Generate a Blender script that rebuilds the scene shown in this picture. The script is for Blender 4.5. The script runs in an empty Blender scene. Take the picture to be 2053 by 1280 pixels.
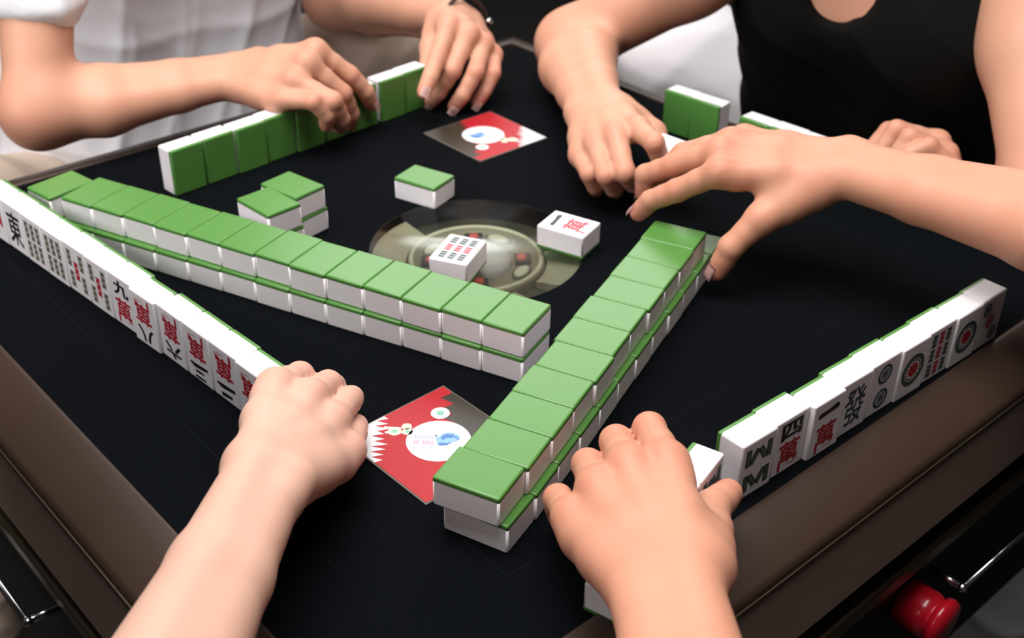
import bpy, bmesh, math, random
import numpy as np
from mathutils import Matrix, Vector

random.seed(7)
rng = np.random.default_rng(7)
SC = bpy.context.scene
COL = SC.collection
Z0 = 0.76                                  # height of the playing surface above the floor

# ------------------------------------------------------------------ camera
IMG_W, IMG_H = 2053, 1280
FOCAL_PX, PITCH, ROLL, CAM_H = 2382.02, 0.564629, 0.017316, 0.487019
cp, sp, cr, sr = math.cos(PITCH), math.sin(PITCH), math.cos(ROLL), math.sin(ROLL)
FWD = Vector((0, cp, -sp))
RIGHT = Vector((cr, sr * sp, sr * cp))
UP = Vector((-sr, cr * sp, cr * cp))
cam_data = bpy.data.cameras.new('camera')
cam_data.sensor_width = 36.0
cam_data.sensor_fit = 'HORIZONTAL'
cam_data.lens = FOCAL_PX / IMG_W * 36.0
cam_data.clip_start = 0.02
cam_data.dof.use_dof = True
cam_data.dof.focus_distance = 0.74
cam_data.dof.aperture_fstop = 9.0
cam = bpy.data.objects.new('camera', cam_data)
m = Matrix.Identity(4)
for i in range(3):
    m[i][0], m[i][1], m[i][2] = RIGHT[i], UP[i], -FWD[i]
m[0][3], m[1][3], m[2][3] = 0, 0, CAM_H + Z0
cam.matrix_world = m
COL.objects.link(cam)
SC.camera = cam

# ------------------------------------------------------------------ light and exposure
SC.view_settings.view_transform = 'Standard'
SC.view_settings.look = 'None'
SC.view_settings.gamma = 1.0
SC.view_settings.use_curve_mapping = False
SC.view_settings.exposure = 0.0
world = bpy.data.worlds.new('world')
SC.world = world
world.use_nodes = True
world.node_tree.nodes['Background'].inputs[0].default_value = (1.0, 0.95, 0.92, 1)
world.node_tree.nodes['Background'].inputs[1].default_value = 0.09

def area_light(name, loc, target, sx, sy, power, color):
    d = bpy.data.lights.new(name, 'AREA')
    d.shape = 'RECTANGLE'
    d.size, d.size_y, d.energy, d.color = sx, sy, power, color
    o = bpy.data.objects.new(name, d)
    o.location = loc
    v = Vector(target) - Vector(loc)
    o.rotation_euler = v.to_track_quat('-Z', 'Y').to_euler()
    COL.objects.link(o)
    return o

area_light('ceiling_and_fill_lamp', (-0.15, 0.72, Z0 + 1.75), (-0.05, 0.9, Z0), 1.5, 1.2, 60, (1.0, 0.97, 0.94))
area_light('ceiling_and_fill_lamp', (0.3, 3.1, Z0 + 1.85), (0.1, 0.9, Z0), 2.4, 1.5, 54, (1.0, 0.97, 0.95))
area_light('ceiling_and_fill_lamp', (-1.75, -0.55, Z0 + 1.35), (-0.1, 1.0, Z0), 1.2, 0.9, 46, (1.0, 0.95, 0.92))  # added fill lamp from the front left, below ceiling height

# ------------------------------------------------------------------ helpers
def V(x, y, z=0.0):
    return Vector((x, y, z + Z0))

def mat(name, color, rough=0.5, spec=0.5, sss=0.0, metal=0.0, coat=0.0, bump=0.0, bscale=400, var=0.0, vscale=20, emit=None):
    mt = bpy.data.materials.new(name)
    mt.use_nodes = True
    nt = mt.node_tree
    b = nt.nodes['Principled BSDF']
    b.inputs['Base Color'].default_value = (*color, 1)
    b.inputs['Roughness'].default_value = rough
    b.inputs['Specular IOR Level'].default_value = spec
    b.inputs['Metallic'].default_value = metal
    b.inputs['Coat Weight'].default_value = coat
    if sss:
        b.inputs['Subsurface Weight'].default_value = sss
        b.inputs['Subsurface Radius'].default_value = (0.012, 0.005, 0.003)
        b.inputs['Subsurface Scale'].default_value = 0.6
    if emit:
        b.inputs['Emission Color'].default_value = (*emit[:3], 1)
        b.inputs['Emission Strength'].default_value = emit[3]
    if bump or var:
        tc = nt.nodes.new('ShaderNodeTexCoord')
        if bump:
            n = nt.nodes.new('ShaderNodeTexNoise')
            n.inputs['Scale'].default_value = bscale
            n.inputs['Detail'].default_value = 4
            nt.links.new(tc.outputs['Object'], n.inputs['Vector'])
            bp = nt.nodes.new('ShaderNodeBump')
            bp.inputs['Strength'].default_value = bump
            bp.inputs['Distance'].default_value = 0.001
            nt.links.new(n.outputs['Fac'], bp.inputs['Height'])
            nt.links.new(bp.outputs['Normal'], b.inputs['Normal'])
        if var:
            n2 = nt.nodes.new('ShaderNodeTexNoise')
            n2.inputs['Scale'].default_value = vscale
            n2.inputs['Detail'].default_value = 3
            nt.links.new(tc.outputs['Object'], n2.inputs['Vector'])
            mx = nt.nodes.new('ShaderNodeMix')
            mx.data_type = 'RGBA'
            mx.inputs['A'].default_value = (*[c * (1 - var) for c in color], 1)
            mx.inputs['B'].default_value = (*[min(1, c * (1 + var)) for c in color], 1)
            nt.links.new(n2.outputs['Fac'], mx.inputs['Factor'])
            nt.links.new(mx.outputs['Result'], b.inputs['Base Color'])
    return mt

def skin_mat(name, base, flush):
    mt = mat(name, base, rough=0.50, spec=0.35, sss=0.14, bump=0.10, bscale=900)
    nt = mt.node_tree
    b = nt.nodes['Principled BSDF']
    at_ = nt.nodes.new('ShaderNodeAttribute')
    at_.attribute_name = 'flush'
    tc = nt.nodes.new('ShaderNodeTexCoord')
    n = nt.nodes.new('ShaderNodeTexNoise')
    n.inputs['Scale'].default_value = 28
    n.inputs['Detail'].default_value = 3
    nt.links.new(tc.outputs['Object'], n.inputs['Vector'])
    ma = nt.nodes.new('ShaderNodeMath')
    ma.operation = 'MULTIPLY_ADD'
    nt.links.new(n.outputs['Fac'], ma.inputs[0])
    ma.inputs[1].default_value = 0.35
    nt.links.new(at_.outputs['Fac'], ma.inputs[2])
    mx = nt.nodes.new('ShaderNodeMix')
    mx.data_type = 'RGBA'
    mx.inputs['A'].default_value = (*base, 1)
    mx.inputs['B'].default_value = (*flush, 1)
    nt.links.new(ma.outputs[0], mx.inputs['Factor'])
    nt.links.new(mx.outputs['Result'], b.inputs['Base Color'])
    return mt

M = {}
M['tile_white'] = mat('tile_white', (0.80, 0.775, 0.81), rough=0.24, spec=0.5, sss=0.05)
M['tile_green'] = mat('tile_green', (0.078, 0.225, 0.046), rough=0.30, spec=0.5, coat=0.0)
M['ink_black'] = mat('ink_black', (0.012, 0.013, 0.018), rough=0.4)
M['ink_red'] = mat('ink_red', (0.42, 0.018, 0.035), rough=0.4)
M['ink_green'] = mat('ink_green', (0.035, 0.075, 0.065), rough=0.4)
M['ink_teal'] = mat('ink_teal', (0.03, 0.065, 0.10), rough=0.4)
M['ink_dull'] = mat('ink_dull', (0.13, 0.13, 0.09), rough=0.4)
M['cloth'] = mat('table_cloth', (0.0016, 0.0024, 0.0036), rough=0.95, spec=0.06, bump=0.25, bscale=1800, var=0.25, vscale=9)
M['seam'] = mat('cloth_seam', (0.0045, 0.006, 0.007), rough=0.9, spec=0.1)
M['rim'] = mat('rim_brown', (0.034, 0.019, 0.013), rough=0.42, spec=0.4, var=0.22, vscale=7)
M['apron'] = mat('apron_brown', (0.165, 0.115, 0.093), rough=0.40, spec=0.45, var=0.2, vscale=6)
M['trim'] = mat('trim_bronze', (0.115, 0.09, 0.06), rough=0.34, metal=0.8)
M['black'] = mat('black_lacquer', (0.004, 0.004, 0.004), rough=0.5, spec=0.3)
M['chrome'] = mat('chrome', (0.62, 0.62, 0.62), rough=0.18, metal=1.0)
M['red'] = mat('red_plastic', (0.52, 0.008, 0.022), rough=0.25, coat=0.3)
M['dial_beige'] = mat('dial_beige', (0.34, 0.30, 0.20), rough=0.5)
M['dial_sector'] = mat('dial_sector', (0.46, 0.41, 0.28), rough=0.5)
M['dial_olive'] = mat('dial_olive', (0.085, 0.090, 0.060), rough=0.5)
M['dial_pale'] = mat('dial_pale', (0.72, 0.68, 0.50), rough=0.4)
M['dial_white'] = mat('dial_white', (0.62, 0.58, 0.58), rough=0.35)
M['dial_red'] = mat('dial_red_lamp', (0.5, 0.05, 0.04), rough=0.4, emit=(1.0, 0.12, 0.08, 0.35))
M['card_dark'] = mat('card_dark', (0.030, 0.024, 0.016), rough=0.35)
M['card_edge'] = mat('card_edge', (0.10, 0.09, 0.075), rough=0.4)
M['card_red'] = mat('card_red', (0.37, 0.013, 0.020), rough=0.45, spec=0.3)
M['card_white'] = mat('card_white', (0.66, 0.66, 0.70), rough=0.45, spec=0.3)
M['card_blue'] = mat('card_blue', (0.04, 0.15, 0.42), rough=0.35)
M['card_blue_pale'] = mat('card_blue_pale', (0.20, 0.38, 0.68), rough=0.35)
M['card_pink'] = mat('card_pink', (0.60, 0.30, 0.42), rough=0.35)
M['card_lilac'] = mat('card_lilac', (0.40, 0.40, 0.66), rough=0.35)
M['card_cream'] = mat('card_cream', (0.62, 0.66, 0.46), rough=0.35)
M['card_leaf'] = mat('card_leaf', (0.16, 0.42, 0.30), rough=0.35)
M['white_tee'] = mat('white_jersey', (0.82, 0.82, 0.87), rough=0.9, spec=0.1, bump=0.2, bscale=900)
M['beige'] = mat('beige_trousers', (0.62, 0.50, 0.41), rough=0.9, spec=0.1, bump=0.2, bscale=700)
M['black_top'] = mat('black_top', (0.0055, 0.0055, 0.005), rough=0.9, spec=0.08, bump=0.2, bscale=800)
M['white_trousers'] = mat('white_trousers', (0.66, 0.64, 0.67), rough=0.9, spec=0.1, bump=0.2, bscale=700)
M['dark_shirt'] = mat('dark_shirt', (0.02, 0.02, 0.025), rough=0.9, spec=0.1)
M['grey_shirt'] = mat('grey_shirt', (0.12, 0.12, 0.13), rough=0.9, spec=0.1)
M['hair'] = mat('black_hair', (0.008, 0.006, 0.005), rough=0.4)
M['cord'] = mat('brown_cord', (0.03, 0.016, 0.012), rough=0.7)
M['floor'] = mat('floor', (0.010, 0.0085, 0.007), rough=0.6, var=0.3, vscale=3)
M['wall'] = mat('wall', (0.012, 0.011, 0.010), rough=0.8)
M['ceiling'] = mat('ceiling', (0.30, 0.29, 0.28), rough=0.9)
M['skin_pale'] = skin_mat('skin_pale', (0.63, 0.40, 0.31), (0.60, 0.265, 0.20))
M['skin_far'] = skin_mat('skin_far', (0.57, 0.31, 0.21), (0.55, 0.20, 0.135))
M['skin_tan'] = skin_mat('skin_tan', (0.53, 0.265, 0.17), (0.52, 0.175, 0.115))
M['skin_warm'] = skin_mat('skin_warm', (0.56, 0.28, 0.185), (0.54, 0.18, 0.115))
M['lip'] = mat('lip', (0.42, 0.13, 0.11), rough=0.4)
M['nail'] = mat('nail', (0.72, 0.46, 0.43), rough=0.28, spec=0.5)

def glass_mat():
    mt = bpy.data.materials.new('dial_glass')
    mt.use_nodes = True
    nt = mt.node_tree
    nt.nodes.clear()
    out = nt.nodes.new('ShaderNodeOutputMaterial')
    tr = nt.nodes.new('ShaderNodeBsdfTransparent')
    tr.inputs[0].default_value = (0.80, 0.82, 0.80, 1)
    gl = nt.nodes.new('ShaderNodeBsdfGlossy')
    gl.inputs['Roughness'].default_value = 0.22
    fr = nt.nodes.new('ShaderNodeFresnel')
    fr.inputs[0].default_value = 1.25
    ml = nt.nodes.new('ShaderNodeMath')
    ml.operation = 'MULTIPLY'
    ml.inputs[1].default_value = 0.4
    nt.links.new(fr.outputs[0], ml.inputs[0])
    mx = nt.nodes.new('ShaderNodeMixShader')
    nt.links.new(ml.outputs[0], mx.inputs[0])
    nt.links.new(tr.outputs[0], mx.inputs[1])
    nt.links.new(gl.outputs[0], mx.inputs[2])
    nt.links.new(mx.outputs[0], out.inputs[0])
    return mt
M['glass'] = glass_mat()

def link(o, parent=None):
    COL.objects.link(o)
    if parent is not None:
        o.parent = parent
    return o

def obj(name, bm_or_mesh, mats, parent=None, smooth=False):
    if isinstance(bm_or_mesh, bmesh.types.BMesh):
        me = bpy.data.meshes.new(name)
        bmesh.ops.recalc_face_normals(bm_or_mesh, faces=bm_or_mesh.faces[:])
        bm_or_mesh.to_mesh(me)
        bm_or_mesh.free()
    else:
        me = bm_or_mesh
    for mm in (mats if isinstance(mats, (list, tuple)) else [mats]):
        me.materials.append(M[mm])
    if smooth:
        me.polygons.foreach_set('use_smooth', [True] * len(me.polygons))
    return link(bpy.data.objects.new(name, me), parent)

def tag(o, label=None, cat=None, group=None, kind=None):
    if label: o['label'] = label
    if cat: o['category'] = cat
    if group: o['group'] = group
    if kind: o['kind'] = kind
    return o

def thing(name, label, cat, loc=(0, 0, 0), rotz=0.0, group=None):
    o = bpy.data.objects.new(name, None)
    o.empty_display_size = 0.02
    o.location = loc
    o.rotation_euler = (0, 0, rotz)
    link(o)
    return tag(o, label, cat, group)

def add_box(bm, x0, x1, y0, y1, z0, z1, bevel=0.0, seg=2, mi=0, mtx=None):
    r = bmesh.ops.create_cube(bm, size=1.0)
    vs = r['verts']
    for v in vs:
        v.co = Vector((x0 + (v.co.x + .5) * (x1 - x0), y0 + (v.co.y + .5) * (y1 - y0), z0 + (v.co.z + .5) * (z1 - z0)))
    fs = set(f for v in vs for f in v.link_faces)
    if bevel:
        es = list(set(e for v in vs for e in v.link_edges))
        rb = bmesh.ops.bevel(bm, geom=es, offset=bevel, segments=seg, affect='EDGES', profile=0.6)
        fs = set(rb['faces']) | set(f for f in fs if f.is_valid)
        vs = list(set(v for f in fs for v in f.verts))
    for f in fs:
        f.material_index = mi
    if mtx is not None:
        bmesh.ops.transform(bm, matrix=mtx, verts=vs)
    return vs

def add_lathe(bm, prof, n=48, mtx=None, mi=0, smooth=True):
    rings = []
    for r, z in prof:
        if r <= 1e-6:
            rings.append([bm.verts.new((0, 0, z))])
        else:
            rings.append([bm.verts.new((r * math.cos(2 * math.pi * k / n), r * math.sin(2 * math.pi * k / n), z)) for k in range(n)])
    for a, b in zip(rings[:-1], rings[1:]):
        for k in range(n):
            k2 = (k + 1) % n
            if len(a) == 1 and len(b) == 1:
                continue
            if len(a) == 1:
                f = bm.faces.new((a[0], b[k2], b[k]))
            elif len(b) == 1:
                f = bm.faces.new((a[k], a[k2], b[0]))
            else:
                f = bm.faces.new((a[k], a[k2], b[k2], b[k]))
            f.material_index = mi
            f.smooth = smooth
    if mtx is not None:
        bmesh.ops.transform(bm, matrix=mtx, verts=[v for r in rings for v in r])

def add_poly(bm, pts, z=0.0, mi=0):
    vs = [bm.verts.new((p[0], p[1], z)) for p in pts]
    try:
        f = bm.faces.new(vs)
        f.material_index = mi
        return f
    except ValueError:
        return None

def add_disc(bm, cx, cy, rx, ry, z, mi=0, n=28):
    return add_poly(bm, [(cx + rx * math.cos(2 * math.pi * k / n), cy + ry * math.sin(2 * math.pi * k / n)) for k in range(n)], z, mi)

def add_ring(bm, cx, cy, r0, r1, z, mi=0, n=32, ky=1.0):
    a = [bm.verts.new((cx + r0 * math.cos(2 * math.pi * k / n), cy + ky * r0 * math.sin(2 * math.pi * k / n), z)) for k in range(n)]
    b = [bm.verts.new((cx + r1 * math.cos(2 * math.pi * k / n), cy + ky * r1 * math.sin(2 * math.pi * k / n), z)) for k in range(n)]
    for k in range(n):
        f = bm.faces.new((a[k], b[k], b[(k + 1) % n], a[(k + 1) % n]))
        f.material_index = mi

def add_tube(bm, pts, rad, n=10, mi=0):
    pts = [Vector(p) for p in pts]
    rads = rad if isinstance(rad, (list, tuple)) else [rad] * len(pts)
    rings = []
    prev = None
    for i, p in enumerate(pts):
        t = (pts[min(i + 1, len(pts) - 1)] - pts[max(i - 1, 0)]).normalized()
        ref = prev if prev is not None else (Vector((0, 0, 1)) if abs(t.z) < .9 else Vector((1, 0, 0)))
        x = (ref - t * ref.dot(t)).normalized()
        prev = x
        y = t.cross(x)
        rings.append([bm.verts.new(p + rads[i] * (math.cos(2 * math.pi * k / n) * x + math.sin(2 * math.pi * k / n) * y)) for k in range(n)])
    for a, b in zip(rings[:-1], rings[1:]):
        for k in range(n):
            f = bm.faces.new((a[k], a[(k + 1) % n], b[(k + 1) % n], b[k]))
            f.smooth = True
            f.material_index = mi
    for r in (rings[0], rings[-1]):
        f = bm.faces.new(r)
        f.material_index = mi

# ------------------------------------------------------------------ the room
def structure(name, bm, mt):
    return tag(obj(name, bm, mt), kind='structure')

b = bmesh.new(); add_box(b, -3.2, 3.2, -2.6, 4.2, -0.06, 0.0); structure('floor', b, 'floor')
b = bmesh.new(); add_box(b, -3.2, 3.2, -2.6, 4.2, 2.75, 2.81); structure('ceiling', b, 'ceiling')
b = bmesh.new(); add_box(b, -3.2, 3.2, 4.2, 4.28, 0.0, 2.75); structure('wall_back', b, 'wall')
b = bmesh.new(); add_box(b, -3.2, 3.2, -2.68, -2.6, 0.0, 2.75); structure('wall_front', b, 'wall')
b = bmesh.new(); add_box(b, -3.28, -3.2, -2.6, 4.2, 0.0, 2.75); structure('wall_left', b, 'wall')
b = bmesh.new(); add_box(b, 3.2, 3.28, -2.6, 4.2, 0.0, 2.75); structure('wall_right', b, 'wall')

# ------------------------------------------------------------------ the table
TC = (-0.03120, 0.87868)
TA = 0.736708
HALF, OUT = 0.3600, 0.4020
table = thing('mahjong_table', 'square mahjong table with a black cloth top and a brown rim', 'table', (TC[0], TC[1], 0), TA)

def tz(z):
    return z + Z0

DIAL_R = 0.0900
def build_cloth():
    bm = bmesh.new()
    n = 128
    inner, outer = [], []
    for k in range(n):
        a = 2 * math.pi * k / n + math.pi / n
        c, s = math.cos(a), math.sin(a)
        q = (HALF + .004) / max(abs(c), abs(s))
        inner.append((DIAL_R * c, DIAL_R * s))
        outer.append((q * c, q * s))
    vi = [bm.verts.new((x, y, tz(0))) for x, y in inner]
    vm = [[bm.verts.new((x * (1 - t) + X * t, y * (1 - t) + Y * t, tz(0))) for (x, y), (X, Y) in zip(inner, outer)] for t in (.33, .66, 1.0)]
    vd = [bm.verts.new((x, y, tz(-0.02))) for x, y in inner]
    rows = [vd, vi] + vm
    for a, c in zip(rows[:-1], rows[1:]):
        for k in range(n):
            bm.faces.new((a[k], c[k], c[(k + 1) % n], a[(k + 1) % n]))
    return bm
cloth = obj('cloth_top', build_cloth(), 'cloth', table)
b = bmesh.new()
for side in range(4):
    mt = Matrix.Rotation(side * math.pi / 2, 4, 'Z')
    for (x0, x1, y0, y1) in ((-.235, .235, -.2675, -.2670), (-.235, .235, -.3060, -.3055), (-.2355, -.2350, -.306, -.267), (.2350, .2355, -.306, -.267)):
        add_box(b, x0, x1, y0, y1, tz(-.001), tz(.00025), mtx=mt)
obj('lid_seam', b, 'seam', cloth)

for side in range(4):
    mt = Matrix.Rotation(side * math.pi / 2, 4, 'Z')
    # rim rail: mitred, gently crowned section
    bm = bmesh.new()
    prof = [(HALF, -.012), (HALF, .001), (HALF + .0015, .0026), (HALF + .005, .0028), (HALF + .014, .0010), (HALF + .028, -.0045), (OUT - .004, -.0095), (OUT - .001, -.0115), (OUT, -.014), (OUT, -.016)]
    ends = []
    for sgn in (-1, 1):
        ends.append([bm.verts.new((sgn * r, -r, tz(z))) for r, z in prof])
    for k in range(len(prof) - 1):
        f = bm.faces.new((ends[0][k], ends[1][k], ends[1][k + 1], ends[0][k + 1]))
        f.smooth = True
    bm.faces.new((ends[0][-1], ends[1][-1], ends[1][0], ends[0][0]))
    bmesh.ops.transform(bm, matrix=mt, verts=bm.verts)
    obj('rim_rail', bm, 'rim', table)
    bm = bmesh.new()
    a_ = [(OUT - .0005, -.0175), (OUT + .007, -.072), (OUT + .004, -.077), (OUT - .012, -.077), (OUT - .012, -.0175)]
    e_ = [[bm.verts.new((sg * r, -r, tz(z))) for r, z in a_] for sg in (-1, 1)]
    for q_ in range(5):
        bm.faces.new((e_[0][q_], e_[1][q_], e_[1][(q_ + 1) % 5], e_[0][(q_ + 1) % 5]))
    bmesh.ops.transform(bm, matrix=mt, verts=bm.verts)
    obj('apron_panel', bm, 'apron', table)
    bm = bmesh.new()
    add_box(bm, -OUT - .0008, OUT + .0008, -OUT - .0012, -OUT + .006, tz(-.0175), tz(-.0158), mtx=mt)
    add_box(bm, -OUT + .004, OUT - .004, -OUT - .003, -OUT + .012, tz(-.122), tz(-.106), bevel=.003, mtx=mt)
    obj('metal_trim', bm, 'trim', table)
b = bmesh.new()
add_box(b, -.390, .390, -.390, .390, tz(-.30), tz(-.0205), bevel=.004)
obj('table_body', b, 'black', table)
b = bmesh.new()
add_box(b, -.16, .16, -.16, .16, .06, tz(-.30), bevel=.004)
add_box(b, -.30, .30, -.30, .30, .0, .06, bevel=.02)
obj('pedestal', b, 'black', table)

def handle(u0, u1, side, name='handle_bar'):
    bm = bmesh.new()
    add_tube(bm, [(u0, -.415, tz(-.17)), (u1, -.415, tz(-.17))], .0024, 12)
    for u in (u0 + .003, u1 - .003):
        add_tube(bm, [(u, -.388, tz(-.17)), (u, -.415, tz(-.17))], .003, 10)
        bmesh.ops.create_uvsphere(bm, u_segments=12, v_segments=8, radius=.0042, matrix=Matrix.Translation((u, -.415, tz(-.17))))
    bmesh.ops.transform(bm, matrix=Matrix.Rotation(side * math.pi / 2, 4, 'Z'), verts=bm.verts)
    o = obj(name, bm, 'chrome', table)
    o['label'] = 'chrome handle bar'
handle(.134, .330, 0)
handle(-.33, -.014, -1)
# red knob on the side below the right-hand player
bm = bmesh.new()
km = Matrix.Translation((.100, -.386, tz(-.178))) @ Matrix.Rotation(math.pi / 2, 4, 'X')
add_lathe(bm, [(0, 0), (.0165, 0), (.0185, .004), (.0190, .022), (.0180, .027), (.0160, .029), (.0160, .031), (.0200, .032), (.0205, .036), (.0190, .0395), (0, .0405)], 36, mtx=km)
o = obj('knob', bm, 'red', table)
o['label'] = 'red plastic knob'

# the round window with dice machine at the table centre
dial = bpy.data.objects.new('dice_dial', None)
link(dial, table)
b = bmesh.new(); add_lathe(b, [(0, tz(-.019)), (DIAL_R + .001, tz(-.019)), (DIAL_R + .001, tz(-.0185)), (0, tz(-.0185))], 64); obj('dial_floor', b, 'dial_olive', dial)
for a0, a1 in ((95, 150), (205, 262), (285, 335)):
    b = bmesh.new()
    nn = 14
    rows_ = []
    for k in range(nn + 1):
        a = math.radians(a0 + (a1 - a0) * k / nn)
        rows_.append([b.verts.new((r * math.cos(a), r * math.sin(a), tz(z))) for r, z in ((.0600, -.0180), (.0600, -.0120), (.0885, -.0070), (.0885, -.0180))])
    for k in range(nn):
        for q_ in range(4):
            b.faces.new((rows_[k][q_], rows_[k][(q_ + 1) % 4], rows_[k + 1][(q_ + 1) % 4], rows_[k + 1][q_]))
    b.faces.new(rows_[0]); b.faces.new(rows_[-1])
    obj('dial_segment', b, 'dial_sector', dial)
b = bmesh.new(); add_lathe(b, [(.0310, tz(-.0185)), (.0310, tz(-.013)), (.0525, tz(-.012)), (.0535, tz(-.0085)), (.0570, tz(-.0080)), (.0580, tz(-.011)), (.0585, tz(-.0185))], 64); obj('dial_ring', b, 'dial_beige', dial)
b = bmesh.new(); add_lathe(b, [(.0532, tz(-.0090)), (.0536, tz(-.0073)), (.0566, tz(-.0070)), (.0572, tz(-.0090))], 64); obj('ring_edge', b, 'dial_pale', dial)
b = bmesh.new(); add_lathe(b, [(.0300, tz(-.0185)), (.0300, tz(-.011)), (.0270, tz(-.0075)), (.018, tz(-.0055)), (0, tz(-.0045))], 48); obj('dice_dome', b, 'dial_white', dial)
for a in (-25, 65, 155, 245):
    c, s = math.cos(math.radians(a - 42)), math.sin(math.radians(a - 42))
    mtb = Matrix.Translation((.0425 * c, .0425 * s, tz(-.013))) @ Matrix.Rotation(math.radians(a - 42 + 90), 4, 'Z') @ Matrix.Diagonal((1.5, .8, 1, 1))
    b = bmesh.new(); add_lathe(b, [(.0066, 0), (.0066, .0028), (.0050, .0036), (0, .0038)], 24, mtx=mtb); bt = obj('dial_button', b, 'dial_pale', dial)
    b = bmesh.new(); add_lathe(b, [(.0064, .0005), (.0064, .0022), (.0084, .0020), (.0084, .0005)], 24, mtx=mtb); obj('button_surround', b, 'dial_olive', bt)
for k, a in enumerate((0, 90, 180, 270)):
    c, s = math.cos(math.radians(a - 42 + 5)), math.sin(math.radians(a - 42 + 5))
    mtb = Matrix.Translation((.0385 * c, .0385 * s, tz(-.0125))) @ Matrix.Rotation(math.radians(a - 42 + 5), 4, 'Z')
    b = bmesh.new(); add_box(b, -.006, .008, -.008, .008, -.002, .003, bevel=.001, mtx=mtb); w_ = obj('wind_lamp', b, 'black', dial)
    b = bmesh.new(); add_lathe(b, [(.0042, .003), (.0040, .0048), (0, .0056)], 20, mtx=mtb); obj('lamp_lens', b, 'dial_red', w_)
b = bmesh.new(); add_lathe(b, [(0, tz(.0002)), (DIAL_R, tz(.0002)), (DIAL_R, tz(.0012)), (DIAL_R - .0008, tz(.0018)), (0, tz(.0022))], 96); obj('dial_glass', b, 'glass', dial)

# ------------------------------------------------------------------ mahjong tiles
TW, TH, TD = 0.0330, 0.043846, 0.021175
GB = 0.0034                                        # thickness of the green back
VAR = {  # tile built face down (green on top), then turned to how it stands; base at z=0
    'down': Matrix.Identity(4),
    'up': Matrix.Translation((0, 0, TD)) @ Matrix.Rotation(math.pi, 4, 'Y'),
    'stand': Matrix.Translation((0, TD / 2, TH / 2)) @ Matrix.Rotation(-math.pi / 2, 4, 'X') @ Matrix.Translation((0, 0, -TD)),
}
VAR['stand'] = Matrix(((1, 0, 0, 0), (0, 0, 1, -TD / 2), (0, 1, 0, TH / 2), (0, 0, 0, 1)))
def tile_meshes():
    out = {}
    for vname, mx in VAR.items():
        ms = []
        for pname, z0_, z1_, mt in (('white_block', 0, TD - GB + .0004, 'tile_white'), ('green_back', TD - GB, TD, 'tile_green')):
            bm = bmesh.new()
            sh = 0.0 if pname == 'white_block' else 0.0
            add_box(bm, -TW / 2 + .0001 + sh, TW / 2 - .0001 - sh, -TH / 2 + sh, TH / 2 - sh, z0_, z1_)
            if pname == 'white_block':
                es = [e for e in bm.edges if (e.verts[0].co.z + e.verts[1].co.z) / 2 < z0_ + .6 * (z1_ - z0_)]
                rb = bmesh.ops.bevel(bm, geom=es, offset=.0014, segments=3, affect='EDGES', profile=0.5)
            else:
                es = [e for e in bm.edges if (e.verts[0].co.z + e.verts[1].co.z) / 2 > z0_ + .2 * (z1_ - z0_)]
                bmesh.ops.bevel(bm, geom=es, offset=.0013, segments=3, affect='EDGES', profile=0.5)
            bmesh.ops.transform(bm, matrix=mx, verts=bm.verts)
            bmesh.ops.recalc_face_normals(bm, faces=bm.faces[:])
            me = bpy.data.meshes.new(pname)
            bm.to_mesh(me)
            bm.free()
            me.materials.append(M[mt])
            for p in me.polygons:
                p.use_smooth = p.area < 3e-5
            ms.append((pname, me))
        out[vname] = ms
    return out
TILE = tile_meshes()

# --- engravings, drawn on the face plane with x to the right and y up (metres, tile centre = 0,0)
INK = ['ink_black', 'ink_red', 'ink_green', 'ink_teal', 'ink_dull']
def glyph_into(bm, ch, cx, cy, sx, sy, mi, bold=0.012, shear=0.0):
    cu = bpy.data.curves.new('glyph', 'FONT')
    cu.body = ch
    cu.size = 1.0
    cu.offset = bold
    cu.resolution_u = 4
    cu.fill_mode = 'FRONT'
    o = bpy.data.objects.new('glyph', cu)
    COL.objects.link(o)
    dg = bpy.context.evaluated_depsgraph_get()
    me = bpy.data.meshes.new_from_object(o.evaluated_get(dg))
    bpy.data.objects.remove(o)
    if len(me.vertices):
        co = np.empty(len(me.vertices) * 3)
        me.vertices.foreach_get('co', co)
        co = co.reshape(-1, 3)
        lo, hi = co.min(0), co.max(0)
        w = max(hi[0] - lo[0], 1e-6); h = max(hi[1] - lo[1], 1e-6)
        kx, ky = sx / w, sy / h
        if ch == '\u4e00':
            ky = sy / w
        vs = [bm.verts.new(((p[0] - (lo[0] + hi[0]) / 2) * kx + shear * (p[1] - (lo[1] + hi[1]) / 2) * ky + cx, (p[1] - (lo[1] + hi[1]) / 2) * ky + cy, 0)) for p in co]
        for p in me.polygons:
            try:
                f = bm.faces.new([vs[i] for i in p.vertices])
                f.material_index = mi
            except ValueError:
                pass
    bpy.data.meshes.remove(me)

def stroke(bm, pts, wd, mi):
    """a brush stroke: a ribbon with a width at each point"""
    L, R_ = [], []
    for i, p in enumerate(pts):
        a = Vector(pts[max(i - 1, 0)]); c = Vector(pts[min(i + 1, len(pts) - 1)])
        t = (c - a).normalized()
        nrm = Vector((-t.y, t.x))
        L.append(bm.verts.new((p[0] + nrm.x * wd[i], p[1] + nrm.y * wd[i], 0)))
        R_.append(bm.verts.new((p[0] - nrm.x * wd[i], p[1] - nrm.y * wd[i], 0)))
    for i in range(len(pts) - 1):
        f = bm.faces.new((L[i], L[i + 1], R_[i + 1], R_[i]))
        f.material_index = mi

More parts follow.
